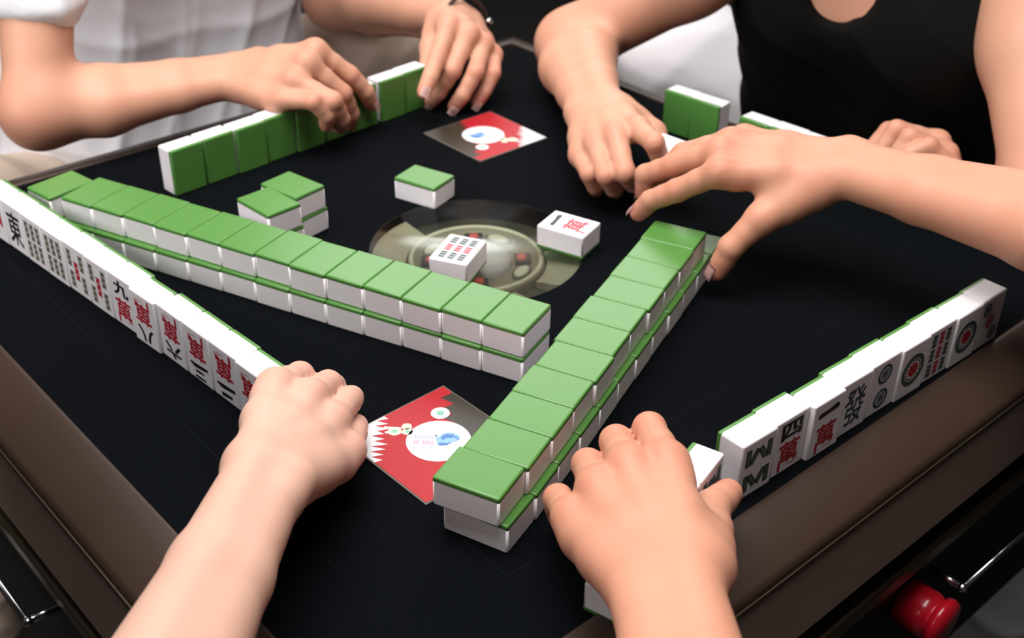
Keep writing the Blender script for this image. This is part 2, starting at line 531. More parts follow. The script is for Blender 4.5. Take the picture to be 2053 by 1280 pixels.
def g_wan(num):
    bm = bmesh.new()
    if num == '\u4e00':
        stroke(bm, [(-.0105, .0108), (-.0085, .0116), (.000, .0122), (.0085, .0134), (.0105, .0122)], [.0014, .0021, .0017, .0024, .0010], 0)
    elif num == '\u4e8c':
        stroke(bm, [(-.0065, .0158), (.0, .0164), (.0065, .0170)], [.0011, .0014, .0016], 0)
        stroke(bm, [(-.0110, .0085), (-.003, .0094), (.006, .0102), (.0110, .0092)], [.0013, .0016, .0019, .0008], 0)
    elif num == '\u4e09':
        stroke(bm, [(-.0070, .0180), (.0, .0184), (.0065, .0186)], [.0008, .0010, .0010], 0)
        stroke(bm, [(-.0055, .0132), (.0, .0134), (.0055, .0138)], [.0007, .0010, .0010], 0)
        stroke(bm, [(-.0110, .0075), (-.003, .0084), (.006, .0094), (.0110, .0082)], [.0012, .0015, .0018, .0008], 0)
    else:
        glyph_into(bm, num, 0, .0118, .0205, .0130, 0, bold=.035)
    glyph_into(bm, '\u842c', 0, -.0080, .0205, .0220, 1, bold=.018)
    return bm

def stick(bm, cx, cy, w, h, mi):
    n = 3
    for k in range(n):
        y0 = cy - h / 2 + h * k / n
        pts = [(cx - w / 2, y0 + .0004), (cx - w * .32, y0 + h / n / 2), (cx - w / 2, y0 + h / n - .0004), (cx + w / 2, y0 + h / n - .0004), (cx + w * .32, y0 + h / n / 2), (cx + w / 2, y0 + .0004)]
        add_poly(bm, pts, 0, mi)

def g_bamboo(cells):
    bm = bmesh.new()
    for cx, cy, h, mi in cells:
        stick(bm, cx, cy, .0070, h, mi)
    return bm

def circ(bm, cx, cy, r, ca, cb):
    add_ring(bm, cx, cy, r * .72, r, 0, ca, ky=1.0)
    n = 10
    for k in range(n):
        a = 2 * math.pi * k / n
        add_disc(bm, cx + r * .50 * math.cos(a), cy + r * .50 * math.sin(a), r * .13, r * .13, 0, ca, 8)
    add_disc(bm, cx, cy, r * .32, r * .32, 0, cb, 16)

def g_dots(spec):
    bm = bmesh.new()
    for cx, cy, r, ca, cb in spec:
        circ(bm, cx, cy, r, ca, cb)
    return bm

def g_big_dot():
    bm = bmesh.new()
    r = .0130
    add_ring(bm, 0, 0, r * .74, r, 0, 2)
    n = 18
    for k in range(n):
        a = 2 * math.pi * k / n
        add_disc(bm, r * .62 * math.cos(a), r * .62 * math.sin(a), r * .085, r * .085, 0, 2, 8)
    for k in range(8):
        a = 2 * math.pi * k / 8
        add_disc(bm, r * .32 * math.cos(a), r * .32 * math.sin(a), r * .15, r * .15, 0, 1, 8)
    add_disc(bm, 0, 0, r * .22, r * .22, 0, 1, 12)
    return bm

def g_eight_bamboo():
    bm = bmesh.new()
    for sy in (1, -1):
        q = lambda x, y: (x, sy * y)
        def bar(p0, p1, w=.0024):
            a = Vector(p0); c = Vector(p1); t = (c - a).normalized(); nn = Vector((-t.y, t.x)) * w
            add_poly(bm, [a + nn, c + nn, c - nn, a - nn], 0, 2)
            nn2 = nn * .38
            a2 = a + (c - a) * .12; c2 = a + (c - a) * .88
            f = add_poly(bm, [a2 + nn2, c2 + nn2, c2 - nn2, a2 - nn2], .00008, 4)
        bar(q(-.0098, .0165), q(-.0098, .0035)); bar(q(.0098, .0165), q(.0098, .0035))
        bar(q(-.0072, .0045), q(-.0008, .0140)); bar(q(.0072, .0045), q(.0008, .0140))
    return bm

def g_char(ch, mi, w=.0225, h=.0310, bold=.010):
    bm = bmesh.new()
    glyph_into(bm, ch, 0, 0, w, h, mi, bold=bold)
    return bm

G9 = [(x, y, .0112, mi) for y, mi in ((.0125, 2), (0, 1), (-.0125, 2)) for x in (-.0082, 0, .0082)]
G9c = [(x, y, .0112, mi) for x, mi in ((-.0084, 2), (0, 1), (.0084, 2)) for y in (.0125, 0, -.0125)]
G6 = [(x, y, .0160, 4) for y in (.0088, -.0088) for x in (-.0088, 0, .0088)]
G5 = [(-.0088, .0095, .0150, 4), (.0088, .0095, .0150, 4), (-.0088, -.0095, .0150, 4), (.0088, -.0095, .0150, 4), (0, 0, .0170, 1)]
GLY = {
    'wan1': lambda: g_wan('\u4e00'), 'wan2': lambda: g_wan('\u4e8c'), 'wan3': lambda: g_wan('\u4e09'),
    'wan4': lambda: g_wan('\u56db'), 'wan6': lambda: g_wan('\u516d'), 'wan8': lambda: g_wan('\u516b'), 'wan9': lambda: g_wan('\u4e5d'),
    'bam8': g_eight_bamboo, 'bam9r': lambda: g_bamboo(G9), 'bam9c': lambda: g_bamboo(G9c), 'bam6': lambda: g_bamboo(G6), 'bam5': lambda: g_bamboo(G5),
    'dot1': g_big_dot, 'dot2': lambda: g_dots([(0, .0100, .0078, 3, 2), (0, -.0100, .0078, 3, 3)]),
    'dot3': lambda: g_dots([(-.0072, .0118, .0056, 3, 3), (0, 0, .0056, 1, 1), (.0072, -.0118, .0056, 2, 2)]),
    'fa': lambda: g_char('\u767c', 3), 'east': lambda: g_char('\u6771', 0, bold=.014), 'zhong': lambda: g_char('\u4e2d', 1, bold=.02),
}
GMESH = {}
def glyph_mesh(key, variant, flip):
    kk = (key, variant, flip)
    if kk not in GMESH:
        bm = GLY[key]()
        for v in bm.verts:
            v.co.z += .00012
        if flip:
            bmesh.ops.transform(bm, matrix=Matrix.Rotation(math.pi, 4, 'Z'), verts=bm.verts)
        if variant == 'stand':      # face looks to -y
            mx = Matrix(((1, 0, 0, 0), (0, 0, -1, -TD / 2), (0, 1, 0, TH / 2), (0, 0, 0, 1)))
        else:                        # face up
            mx = Matrix.Translation((0, 0, TD))
        bmesh.ops.transform(bm, matrix=mx, verts=bm.verts)
        me = bpy.data.meshes.new('engraving')
        bm.to_mesh(me)
        bm.free()
        for i_ in INK:
            me.materials.append(M[i_])
        GMESH[kk] = me
    return GMESH[kk]

PROTO = {}
for vn in VAR:
    PROTO[vn] = [bpy.data.objects.new(n_, me) for n_, me in TILE[vn]]     # sources for obj.copy()

def tile(x, y, yaw, z, variant, label, group=None, glyph=None, flip=False, rot=None):
    t = bpy.data.objects.new('mahjong_tile', None)
    t.empty_display_size = .01
    COL.objects.link(t)
    t.location = V(x, y, z)
    t.rotation_euler = rot if rot else (0, 0, yaw)
    tag(t, label, 'mahjong tile', group)
    for src in PROTO[variant]:
        c = src.copy()
        COL.objects.link(c)
        c.parent = t
    if glyph:
        g = bpy.data.objects.new('engraving', glyph_mesh(glyph, variant, flip))
        COL.objects.link(g)
        g.parent = t
    return t

ORD = ['first', 'second', 'third', 'fourth', 'fifth', 'sixth', 'seventh', 'eighth', 'ninth', 'tenth', 'eleventh', 'twelfth', 'thirteenth', 'fourteenth', 'fifteenth']
def J(s):
    return random.uniform(-s, s)

# long double wall across the middle: front edge line, counted from its right end
gA = 'green-backed tiles of the long double wall'
def wall_a():
    ox, oy, ya = .008136, .683764, -.472
    ex, ey = math.cos(ya), math.sin(ya)
    off = [0, .0006, -.0006, .0004, 0, -.0008, .0008, -.0004, .0003, -.0005, .0006, 0, -.0004]
    for k in range(13):
        s = -(k + .5) * TW
        n_ = TH / 2 + off[k]
        tile(ox + ex * s - ey * n_, oy + ey * s + ex * n_, ya + J(.006), TD, 'down',
             'green-backed tile, %s from the right end of the long wall, top layer' % ORD[k], gA)
    tile(-.3820, .9028, math.radians(-38), TD, 'down', 'green-backed tile twisted out of line at the far left end of the long wall', gA)
    ox, oy, ya = -.021578, .697619, -.464
    ex, ey = math.cos(ya), math.sin(ya)
    for k in range(14):
        s = -(k - .5) * TW
        n_ = TH / 2 + J(.0006)
        tile(ox + ex * s - ey * n_, oy + ey * s + ex * n_, ya + J(.004), 0, 'down',
             'white-sided tile, %s from the right end of the long wall, bottom layer' % ORD[k], gA)
wall_a()

gB = 'green-backed tiles of the near double wall'
def wall_b():
    def put(ox, oy, ba, k, z, lab, du=0, dv=0):
        u = (math.cos(ba), math.sin(ba)); v = (-math.sin(ba), math.cos(ba))
        a, c = -TH / 2 + du, (k + .5) * TW + dv
        tile(ox + u[0] * a + v[0] * c, oy + u[1] * a + v[1] * c, ba + math.pi / 2 + J(.006), z, 'down', lab, gB)
    put(-.005463, .510945, -.459, 0, TD, 'green-backed tile at the near tip of the wall running between the near hands, top layer')
    du = [0, .0004, 0, .0012, -.0004, -.0008, .0006, .0002, .0004, -.0004]
    for k in range(10):
        put(.010977, .539281, -.449, k, TD, 'green-backed tile, %s from the near tip of the wall between the near hands, top layer' % ORD[k + 1], du=du[k])
    put(-.0004, .5117, -.500, 0, 0, 'white-sided tile at the near tip of the wall running between the near hands, bottom layer')
    for k in range(11):
        put(.0160, .5405, -.449, k, 0, 'white-sided tile, %s from the near tip of the wall between the near hands, bottom layer' % ORD[k + 1] if k < 10 else
            'green-backed tile at the far end of the near wall, beside the reaching thumb, bottom layer', du=J(.0008))
wall_b()

gL = 'upright tiles of the lower left player'
def row_l():
    ox, oy, an = -.2371, .7288, math.radians(-44.5)
    ex, ey = math.cos(an), math.sin(an)
    names = {0: ('wan1', True, 'red and black one-character tile, upside down, beside the gripping hand'),
             1: ('wan2', True, 'red and black two-character tile, upside down, in the lower left row'),
             2: ('wan3', True, 'red and black three-character tile, upside down, in the lower left row'),
             3: ('wan6', True, 'red and black character tile, upside down, fourth from the gripping hand'),
             4: ('wan8', True, 'red and black eight-character tile, upside down, fifth from the gripping hand'),
             5: ('wan9', False, 'red and black nine-character tile, right way up, in the lower left row'),
             6: ('bam5', False, 'five-bamboo tile with a red middle stick, next to the nine-character tile'),
             7: ('bam5', False, 'five-bamboo tile with a red middle stick, second left of the nine-character tile'),
             8: ('bam6', False, 'green bamboo tile, third left of the nine-character tile'),
             9: ('bam6', False, 'green bamboo tile, fourth left of the nine-character tile'),
             10: ('east', False, 'tile with a black character near the left frame edge'),
             11: ('zhong', False, 'tile with a pinkish red character at the left frame edge')}
    for i in range(12):
        s = .132 - (i + .5) * TW
        n_ = -.0113 + (0.0 if s > 0 else .028 * s) + (-.0008, .0004, .0002, 0, -.0022, .0003, 0, .0004, -.0003, 0, .0004, 0)[i]
        g, fl, lab = names[i]
        tile(ox + ex * s - ey * n_, oy + ey * s + ex * n_, an + (.0 if s > 0 else .028), 0, 'stand', lab, gL, g, fl)
row_l()

gR = 'upright tiles of the lower right player'
def row_r():
    ox, oy, an = .13986, .55984, .710
    ex, ey = math.cos(an), math.sin(an)
    names = [('bam8', 'tile with dark zigzag bamboo sticks, left end of the lower right row'),
             ('wan4', 'red and black four-character tile in the lower right row'),
             ('wan1', 'red and black one-character tile in the lower right row'),
             ('fa', 'tile with a dark blue-green character in the lower right row'),
             ('dot2', 'tile with two dark round dots in the lower right row'),
             ('dot1', 'tile with one large dot, just right of the two-dot tile'),
             ('bam9c', 'tile with red and green bamboo columns in the lower right row'),
             ('dot1', 'tile with one large dot, second from the right end of the lower right row'),
             ('dot3', 'tile with small dark and red dots at the right end of the lower right row')]
    off = (0, .0012, -.0022, .0002, .0012, -.0004, .0008, -.0006, .0004)
    for i, (g, lab) in enumerate(names):
        s = (i + .5) * TW
        n_ = TD / 2 + off[i]
        tile(ox + ex * s - ey * n_, oy + ey * s + ex * n_, an + J(.006), 0, 'stand', lab, gR, g)
    # the four tiles inside the hand
    an = math.radians(57.8)
    ex, ey = math.cos(an), math.sin(an)
    tile(.0690, .4710, math.radians(57), 0, 'up', 'tile lying flat under the near right wrist, only its white corner showing')
    for i in range(3):
        s = -(i + .5) * TW
        n_ = -TD / 2
        tile(.1101 + ex * s - ey * n_, .5662 + ey * s + ex * n_, an, 0, 'stand',
             ('white tile with a dark mark held between thumb and fingers, lower right', 'tile under the near right hand, second from the thumb end',
              'tile under the near right hand, third from the thumb end')[i],
             'tiles in the grip of the near right hand', 'bam8' if i == 0 else None)
row_r()

gU = 'upright green-backed tiles of the player in white'
def row_u():
    ox, oy, an = -.3060, .9655, math.radians(46.6)
    ex, ey = math.cos(an), math.sin(an)
    off = (0, .0004, -.0010, .0006, -.0008, .0005, 0, -.0006, .0004)
    for i in range(9):
        s = (i + .5) * (TW + .0014) + (.003 if i > 6 else 0)
        n_ = TD / 2 + off[i]
        lab = 'dark green tile back, %s from the left end of the row facing away, upper left' % ORD[i] if i < 7 else \
              ('dark green tile back just right of the gap in the upper left row', 'dark green tile back gripped by the hand with the bracelet')[i - 7]
        tile(ox + ex * s - ey * n_, oy + ey * s + ex * n_, an + math.pi + J(.004), 0, 'stand', lab, gU)
row_u()

def rows_far():
    an = math.radians(-41.5)
    ex, ey = math.cos(an), math.sin(an)
    for i in range(2):
        s = (i + .5) * TW
        n_ = TD / 2 + (0, -.001)[i]
        tile(.1500 + ex * s - ey * n_, 1.1370 + ey * s + ex * n_, an + math.pi, 0, 'stand',
             ('left green tile back of the upright pair in front of the black top', 'right green tile back of the upright pair, white side showing')[i],
             'upright pair by the white trousers')
    an = math.radians(-44)
    ex, ey = math.cos(an), math.sin(an)
    for i in range(8):
        s = (i + .5) * TW
        n_ = TD / 2 + (0, .0008, -.0006, .0004, 0, .0006, -.0004, 0)[i]
        lab = 'green tile back, %s from the left end of the row behind the reaching arm' % ORD[i]
        tile(.2148 + ex * s - ey * n_, 1.0702 + ey * s + ex * n_, an + math.pi + J(.005), 0, 'stand', lab, 'upright tiles of the player in black')
rows_far()

# loose tiles in the middle
for (cx, cy, yw, nm) in ((-.1880, .9097, 52, 'back'), (-.2025, .8781, 46, 'front')):
    yw = math.radians(yw)
    tile(cx + .001, cy + .001, yw + .02, 0, 'down', 'bottom tile of the %s short stack left of the dial' % nm, 'two short stacks left of the dial')
    tile(cx, cy, yw, TD, 'down', 'green top tile of the %s short stack left of the dial' % nm, 'two short stacks left of the dial')
tile(-.0813, .9740, math.radians(59.5), 0, 'down', 'single face-down green tile lying behind the dial')
tile(-.0442, .8363, math.radians(-20), .0021, 'up', 'face-up tile with green and pink bamboo rows on the dial', None, 'bam9r')
tile(.0465, .8868, math.radians(60), 0, 'up', 'face-up one-character tile lying right of the dial', None, 'wan1')
tile(.1420, .9570, 0, .040, 'up', 'white tile pinched between fingers in front of the black top', rot=(0.25, -0.35, math.radians(70)))

# ------------------------------------------------------------------ the two printed cards
CS = .0445
def card(x, y, yaw, label):
    t = thing('printed_card', label, 'card', V(x, y, 0), yaw, 'square printed cards')
    bm = bmesh.new(); add_box(bm, -CS, CS, -CS, CS, 0, .0014, bevel=.0004); obj('card_base', bm, 'card_edge', t)
    # print: a is the white corner (-CS,-CS direction after the 45 degree turn), drawn along the diagonal
    bm = bmesh.new()
    c = CS - .0012
    zt = .0014
    add_poly(bm, [(-c, -c), (c, -c), (c, c), (-c, c)], zt + .0001, 0)
    rr = random.Random(3)
    def clip(p):
        return (max(-c, min(c, p[0])), max(-c, min(c, p[1])))
    # red field between ragged lines; diagonal coordinate d = x + y
    def ragged(d0, amp, n, d1=None):
        out = []
        d1 = d0 if d1 is None else d1
        for k in range(n + 1):
            dd = d0 + (d1 - d0) * k / n
            ext = 2 * c - abs(dd)
            q = -ext + 2 * ext * k / n
            d = dd if k in (0, n) else dd + (amp if k % 2 else -amp) * rr.uniform(.35, 1.0)
            out.append(clip(((d + q) / 2, (d - q) / 2)))
        return out
    lo = ragged(-.052, .009, 18)
    hi = ragged(.001, .008, 22, .040)
    add_poly(bm, lo + [(c, -c)] + hi[::-1] + [(-c, c)], zt + .0002, 1)
    add_poly(bm, lo + [(-c, -c)], zt + .0002, 2)
    # white disc with a pale border
    ccx, ccy, r = .0016, .0016, .0215
    add_disc(bm, ccx, ccy, r, r, zt + .0003, 2, 48)
    # blue swirl mark: crescent and dots
    def P2(u, v):   # u along image right (diagonal), v along image up
        return ((u - v) * .7071 + ccx, (u + v) * .7071 + ccy)
    def blob(pts, z, mi):
        add_poly(bm, [P2(*p) for p in pts], z, mi)
    blob([(.0000, .0035), (.0020, .0075), (.0060, .0090), (.0110, .0080), (.0140, .0045), (.0125, .0005), (.0085, -.0020), (.0035, -.0030), (.0005, -.0055), (-.0010, -.0015), (-.0025, .0030)], zt + .0004, 4)
    blob([(.0020, .0050), (.0050, .0072), (.0085, .0070), (.0105, .0050), (.0080, .0030), (.0050, .0035), (.0030, .0010), (.0010, .0020)], zt + .0005, 3)
    blob([(-.0010, -.0035), (.0020, -.0022), (.0055, -.0026), (.0085, -.0012), (.0060, -.0044), (.0020, -.0052)], zt + .0005, 3)
    for u, v, q in ((.0112, .0040, .0010), (.0128, .0022, .0007), (-.0020, .0048, .0009)):
        x_, y_ = P2(u, v); add_disc(bm, x_, y_, q, q, zt + .00055, 3, 12)
    # faint lettering strokes in pink and lilac
    for k in range(7):
        u0 = -.0155 + .0019 * k
        for (v0, v1, mi) in ((.0015, .0055, 6), (-.0045, -.0005, 5), (-.0095, -.0062, 6)):
            if rr.random() < .85:
                w_ = .0005
                blob([(u0 - w_, v0), (u0 + w_ + rr.uniform(0, .0006), v0), (u0 + w_, v1), (u0 - w_ - rr.uniform(0, .0006), v1)], zt + .0004, mi)
    # small round badges
    for u, v, ra, mi, mj in ((-.0015, .0300, .0065, 2, 8), (-.0225, .0140, .0034, 7, 7), (-.0215, .0085, .0036, 7, 8), (-.0300, .0085, .0046, 7, 8)):
        x_, y_ = P2(u, v)
        if max(abs(x_), abs(y_)) + ra < c:
            add_disc(bm, x_, y_, ra, ra, zt + .0003, mi, 24)
            add_disc(bm, x_, y_, ra * .4, ra * .4, zt + .0004, mj, 16)
    # white scratches running into the red
    for k in range(2):
        d0 = -.050 + .002 * k
        q = -.016 + .008 * k + rr.uniform(-.002, .002)
        p0 = clip(((d0 + q) / 2, (d0 - q) / 2)); p1 = clip(((d0 + .030 + q) / 2, (d0 + .030 - q) / 2))
        add_poly(bm, [(p0[0] - .0008, p0[1] + .0008), p1, (p0[0] + .0008, p0[1] - .0008)], zt + .00025, 2)
    obj('card_print', bm, ['card_dark', 'card_red', 'card_white', 'card_blue', 'card_blue_pale', 'card_pink', 'card_lilac', 'card_cream', 'card_leaf'], t)
    return t
card(-.0490, .6155, math.radians(-45 - 1.5), 'red, white and black printed card under the near tile wall')
card(-.0300, 1.1130, math.radians(135 - 3), 'red, white and black printed card lying by the hand with the bracelet')

# ------------------------------------------------------------------ bodies: smooth distance-field meshes
class Field:
    def __init__(self, lo, hi, vox):
        self.lo = np.array(lo, float); self.v = vox
        self.n = np.ceil((np.array(hi, float) - self.lo) / vox).astype(int) + 1
        self.D = np.full(self.n, 1.0, np.float32)
    def _sub(self, lo, hi):
        i0 = np.clip(np.floor((lo - self.lo) / self.v).astype(int), 0, self.n - 1)
        i1 = np.clip(np.ceil((hi - self.lo) / self.v).astype(int) + 1, 1, self.n)
        if (i1 <= i0).any(): return None
        ax = [(self.lo[d] + self.v * np.arange(i0[d], i1[d])).astype(np.float32) for d in range(3)]
        return tuple(slice(a, c) for a, c in zip(i0, i1)), ax
    def cone(self, a, b, ra, rb, k=0.004, D=None, sub=False):
        D = self.D if D is None else D
        a = np.asarray(a, np.float32); b = np.asarray(b, np.float32)
        mg = max(ra, rb) + 2 * k + 3 * self.v
        r = self._sub(np.minimum(a, b) - mg, np.maximum(a, b) + mg)
        if r is None: return
        sl, (X, Y, Z) = r
        px, py, pz = X[:, None, None] - a[0], Y[None, :, None] - a[1], Z[None, None, :] - a[2]
        ba = b - a
        L2 = float(ba @ ba) + 1e-12
        h = np.clip((px * ba[0] + py * ba[1] + pz * ba[2]) / L2, 0, 1)
        d = np.sqrt((px - h * ba[0]) ** 2 + (py - h * ba[1]) ** 2 + (pz - h * ba[2]) ** 2) - (ra + h * (rb - ra))
        self._mix(D, sl, d, k, sub)
    def ell(self, c, rad, R=None, k=0.01, D=None, sub=False):
        D = self.D if D is None else D
        c = np.asarray(c, np.float32); rad = np.asarray(rad, np.float32)
        mg = rad.max() + 2 * k + 3 * self.v
        r = self._sub(c - mg, c + mg)
        if r is None: return
        sl, (X, Y, Z) = r
        px, py, pz = np.meshgrid(X - c[0], Y - c[1], Z - c[2], indexing='ij')
        if R is not None:
            R = np.asarray(R, np.float32)
            px, py, pz = (R[0, 0] * px + R[1, 0] * py + R[2, 0] * pz, R[0, 1] * px + R[1, 1] * py + R[2, 1] * pz, R[0, 2] * px + R[1, 2] * py + R[2, 2] * pz)
        q0 = np.sqrt((px / rad[0]) ** 2 + (py / rad[1]) ** 2 + (pz / rad[2]) ** 2)
        q1 = np.sqrt((px / rad[0] ** 2) ** 2 + (py / rad[1] ** 2) ** 2 + (pz / rad[2] ** 2) ** 2) + 1e-6
        d = q0 * (q0 - 1) / q1
        self._mix(D, sl, d, k, sub)
    def _mix(self, D, sl, d, k, sub):
        o = D[sl]
        if sub:
            d = -d
            h = np.clip(.5 - .5 * (d - o) / -k, 0, 1) if False else np.clip(.5 + .5 * (d - o) / k, 0, 1)
            D[sl] = o * (1 - h) + d * h + k * h * (1 - h)
        else:
            h = np.clip(.5 + .5 * (o - d) / k, 0, 1)
            D[sl] = o * (1 - h) + d * h - k * h * (1 - h)
    def mesh(self, smooth=4):
        D = self.D
        S = D < 0
        nx, ny, nz = D.shape
        # cells with a sign change
        cnt = np.zeros((nx - 1, ny - 1, nz - 1), np.uint8)
        for dx in (0, 1):
            for dy in (0, 1):
                for dz in (0, 1):
                    cnt += S[dx:nx - 1 + dx, dy:ny - 1 + dy, dz:nz - 1 + dz]
        act = (cnt > 0) & (cnt < 8)
        I = np.argwhere(act)
        idx = np.full(act.shape, -1, np.int32)
        idx[act] = np.arange(len(I))
        acc = np.zeros((len(I), 3)); num = np.zeros(len(I))
        C = [(0, 0, 0), (1, 0, 0), (0, 1, 0), (1, 1, 0), (0, 0, 1), (1, 0, 1), (0, 1, 1), (1, 1, 1)]
        val = [D[I[:, 0] + c[0], I[:, 1] + c[1], I[:, 2] + c[2]].astype(float) for c in C]
        for i, j in ((0, 1), (2, 3), (4, 5), (6, 7), (0, 2), (1, 3), (4, 6), (5, 7), (0, 4), (1, 5), (2, 6), (3, 7)):
            a, b_ = val[i], val[j]
            mk = (a < 0) != (b_ < 0)
            t = np.where(mk, a / np.where(mk, a - b_, 1), 0)
            p = np.array(C[i]) + t[:, None] * (np.array(C[j]) - np.array(C[i]))
            acc[mk] += p[mk]; num[mk] += 1
        P = self.lo + self.v * (I + acc / num[:, None])
        quads = []
        for ax in range(3):
            sl0 = [slice(None)] * 3; sl1 = [slice(None)] * 3
            sl0[ax] = slice(0, -1); sl1[ax] = slice(1, None)
            a, b_ = S[tuple(sl0)], S[tuple(sl1)]
            E_ = np.argwhere(a != b_)
            o1, o2 = (ax + 1) % 3, (ax + 2) % 3
            ok = (E_[:, o1] > 0) & (E_[:, o2] > 0) & (E_[:, o1] < D.shape[o1] - 1) & (E_[:, o2] < D.shape[o2] - 1)
            E_ = E_[ok]
            fl = a[tuple(E_.T)]
            def cell(d1, d2):
                q = E_.copy(); q[:, o1] += d1; q[:, o2] += d2
                return idx[tuple(q.T)]
            Q = np.stack([cell(-1, -1), cell(0, -1), cell(0, 0), cell(-1, 0)], 1)
            Q[~fl] = Q[~fl][:, ::-1]
            quads.append(Q)
        Q = np.concatenate(quads)
        Q = Q[(Q >= 0).all(1)]
        for _ in range(smooth):
            s = np.zeros_like(P); n_ = np.zeros(len(P))
            for i in range(4):
                for j in (Q[:, (i + 1) % 4], Q[:, i - 1]):
                    s += np.stack([np.bincount(Q[:, i], P[j, d], len(P)) for d in range(3)], 1)
                    n_ += np.bincount(Q[:, i], minlength=len(P))
            n_ = np.maximum(n_, 1)
            P = .45 * P + .55 * s / n_[:, None]
        return P, Q

def normals(P, Q):
    n = np.cross(P[Q[:, 2]] - P[Q[:, 0]], P[Q[:, 3]] - P[Q[:, 1]])
    N = np.stack([np.bincount(Q.ravel(), np.repeat(n[:, d], 4), len(P)) for d in range(3)], 1)
    return N / (np.linalg.norm(N, axis=1, keepdims=True) + 1e-12)

def mesh_from(name, parts, flush=None):
    off = 0; Ps = []; Qs = []
    for P, Q in parts:
        Ps.append(P); Qs.append(Q + off); off += len(P)
    P = np.concatenate(Ps); Q = np.concatenate(Qs)
    me = bpy.data.meshes.new(name)
    me.vertices.add(len(P)); me.loops.add(len(Q) * 4); me.polygons.add(len(Q))
    W = P.copy(); W[:, 2] += Z0
    me.vertices.foreach_set('co', W.ravel())
    me.loops.foreach_set('vertex_index', Q.ravel().astype(np.int32))
    me.polygons.foreach_set('loop_start', np.arange(0, len(Q) * 4, 4, dtype=np.int32))
    me.polygons.foreach_set('loop_total', np.full(len(Q), 4, np.int32))
    me.polygons.foreach_set('use_smooth', np.ones(len(Q), bool))
    if flush is not None:
        at_ = me.attributes.new('flush', 'FLOAT', 'POINT')
        val = np.zeros(len(P))
        for c, r, s in flush:
            d2 = ((P - np.asarray(c)) ** 2).sum(1)
            val = np.maximum(val, s * np.exp(-d2 / r ** 2))
        at_.data.foreach_set('value', val)
    me.update()
    return me

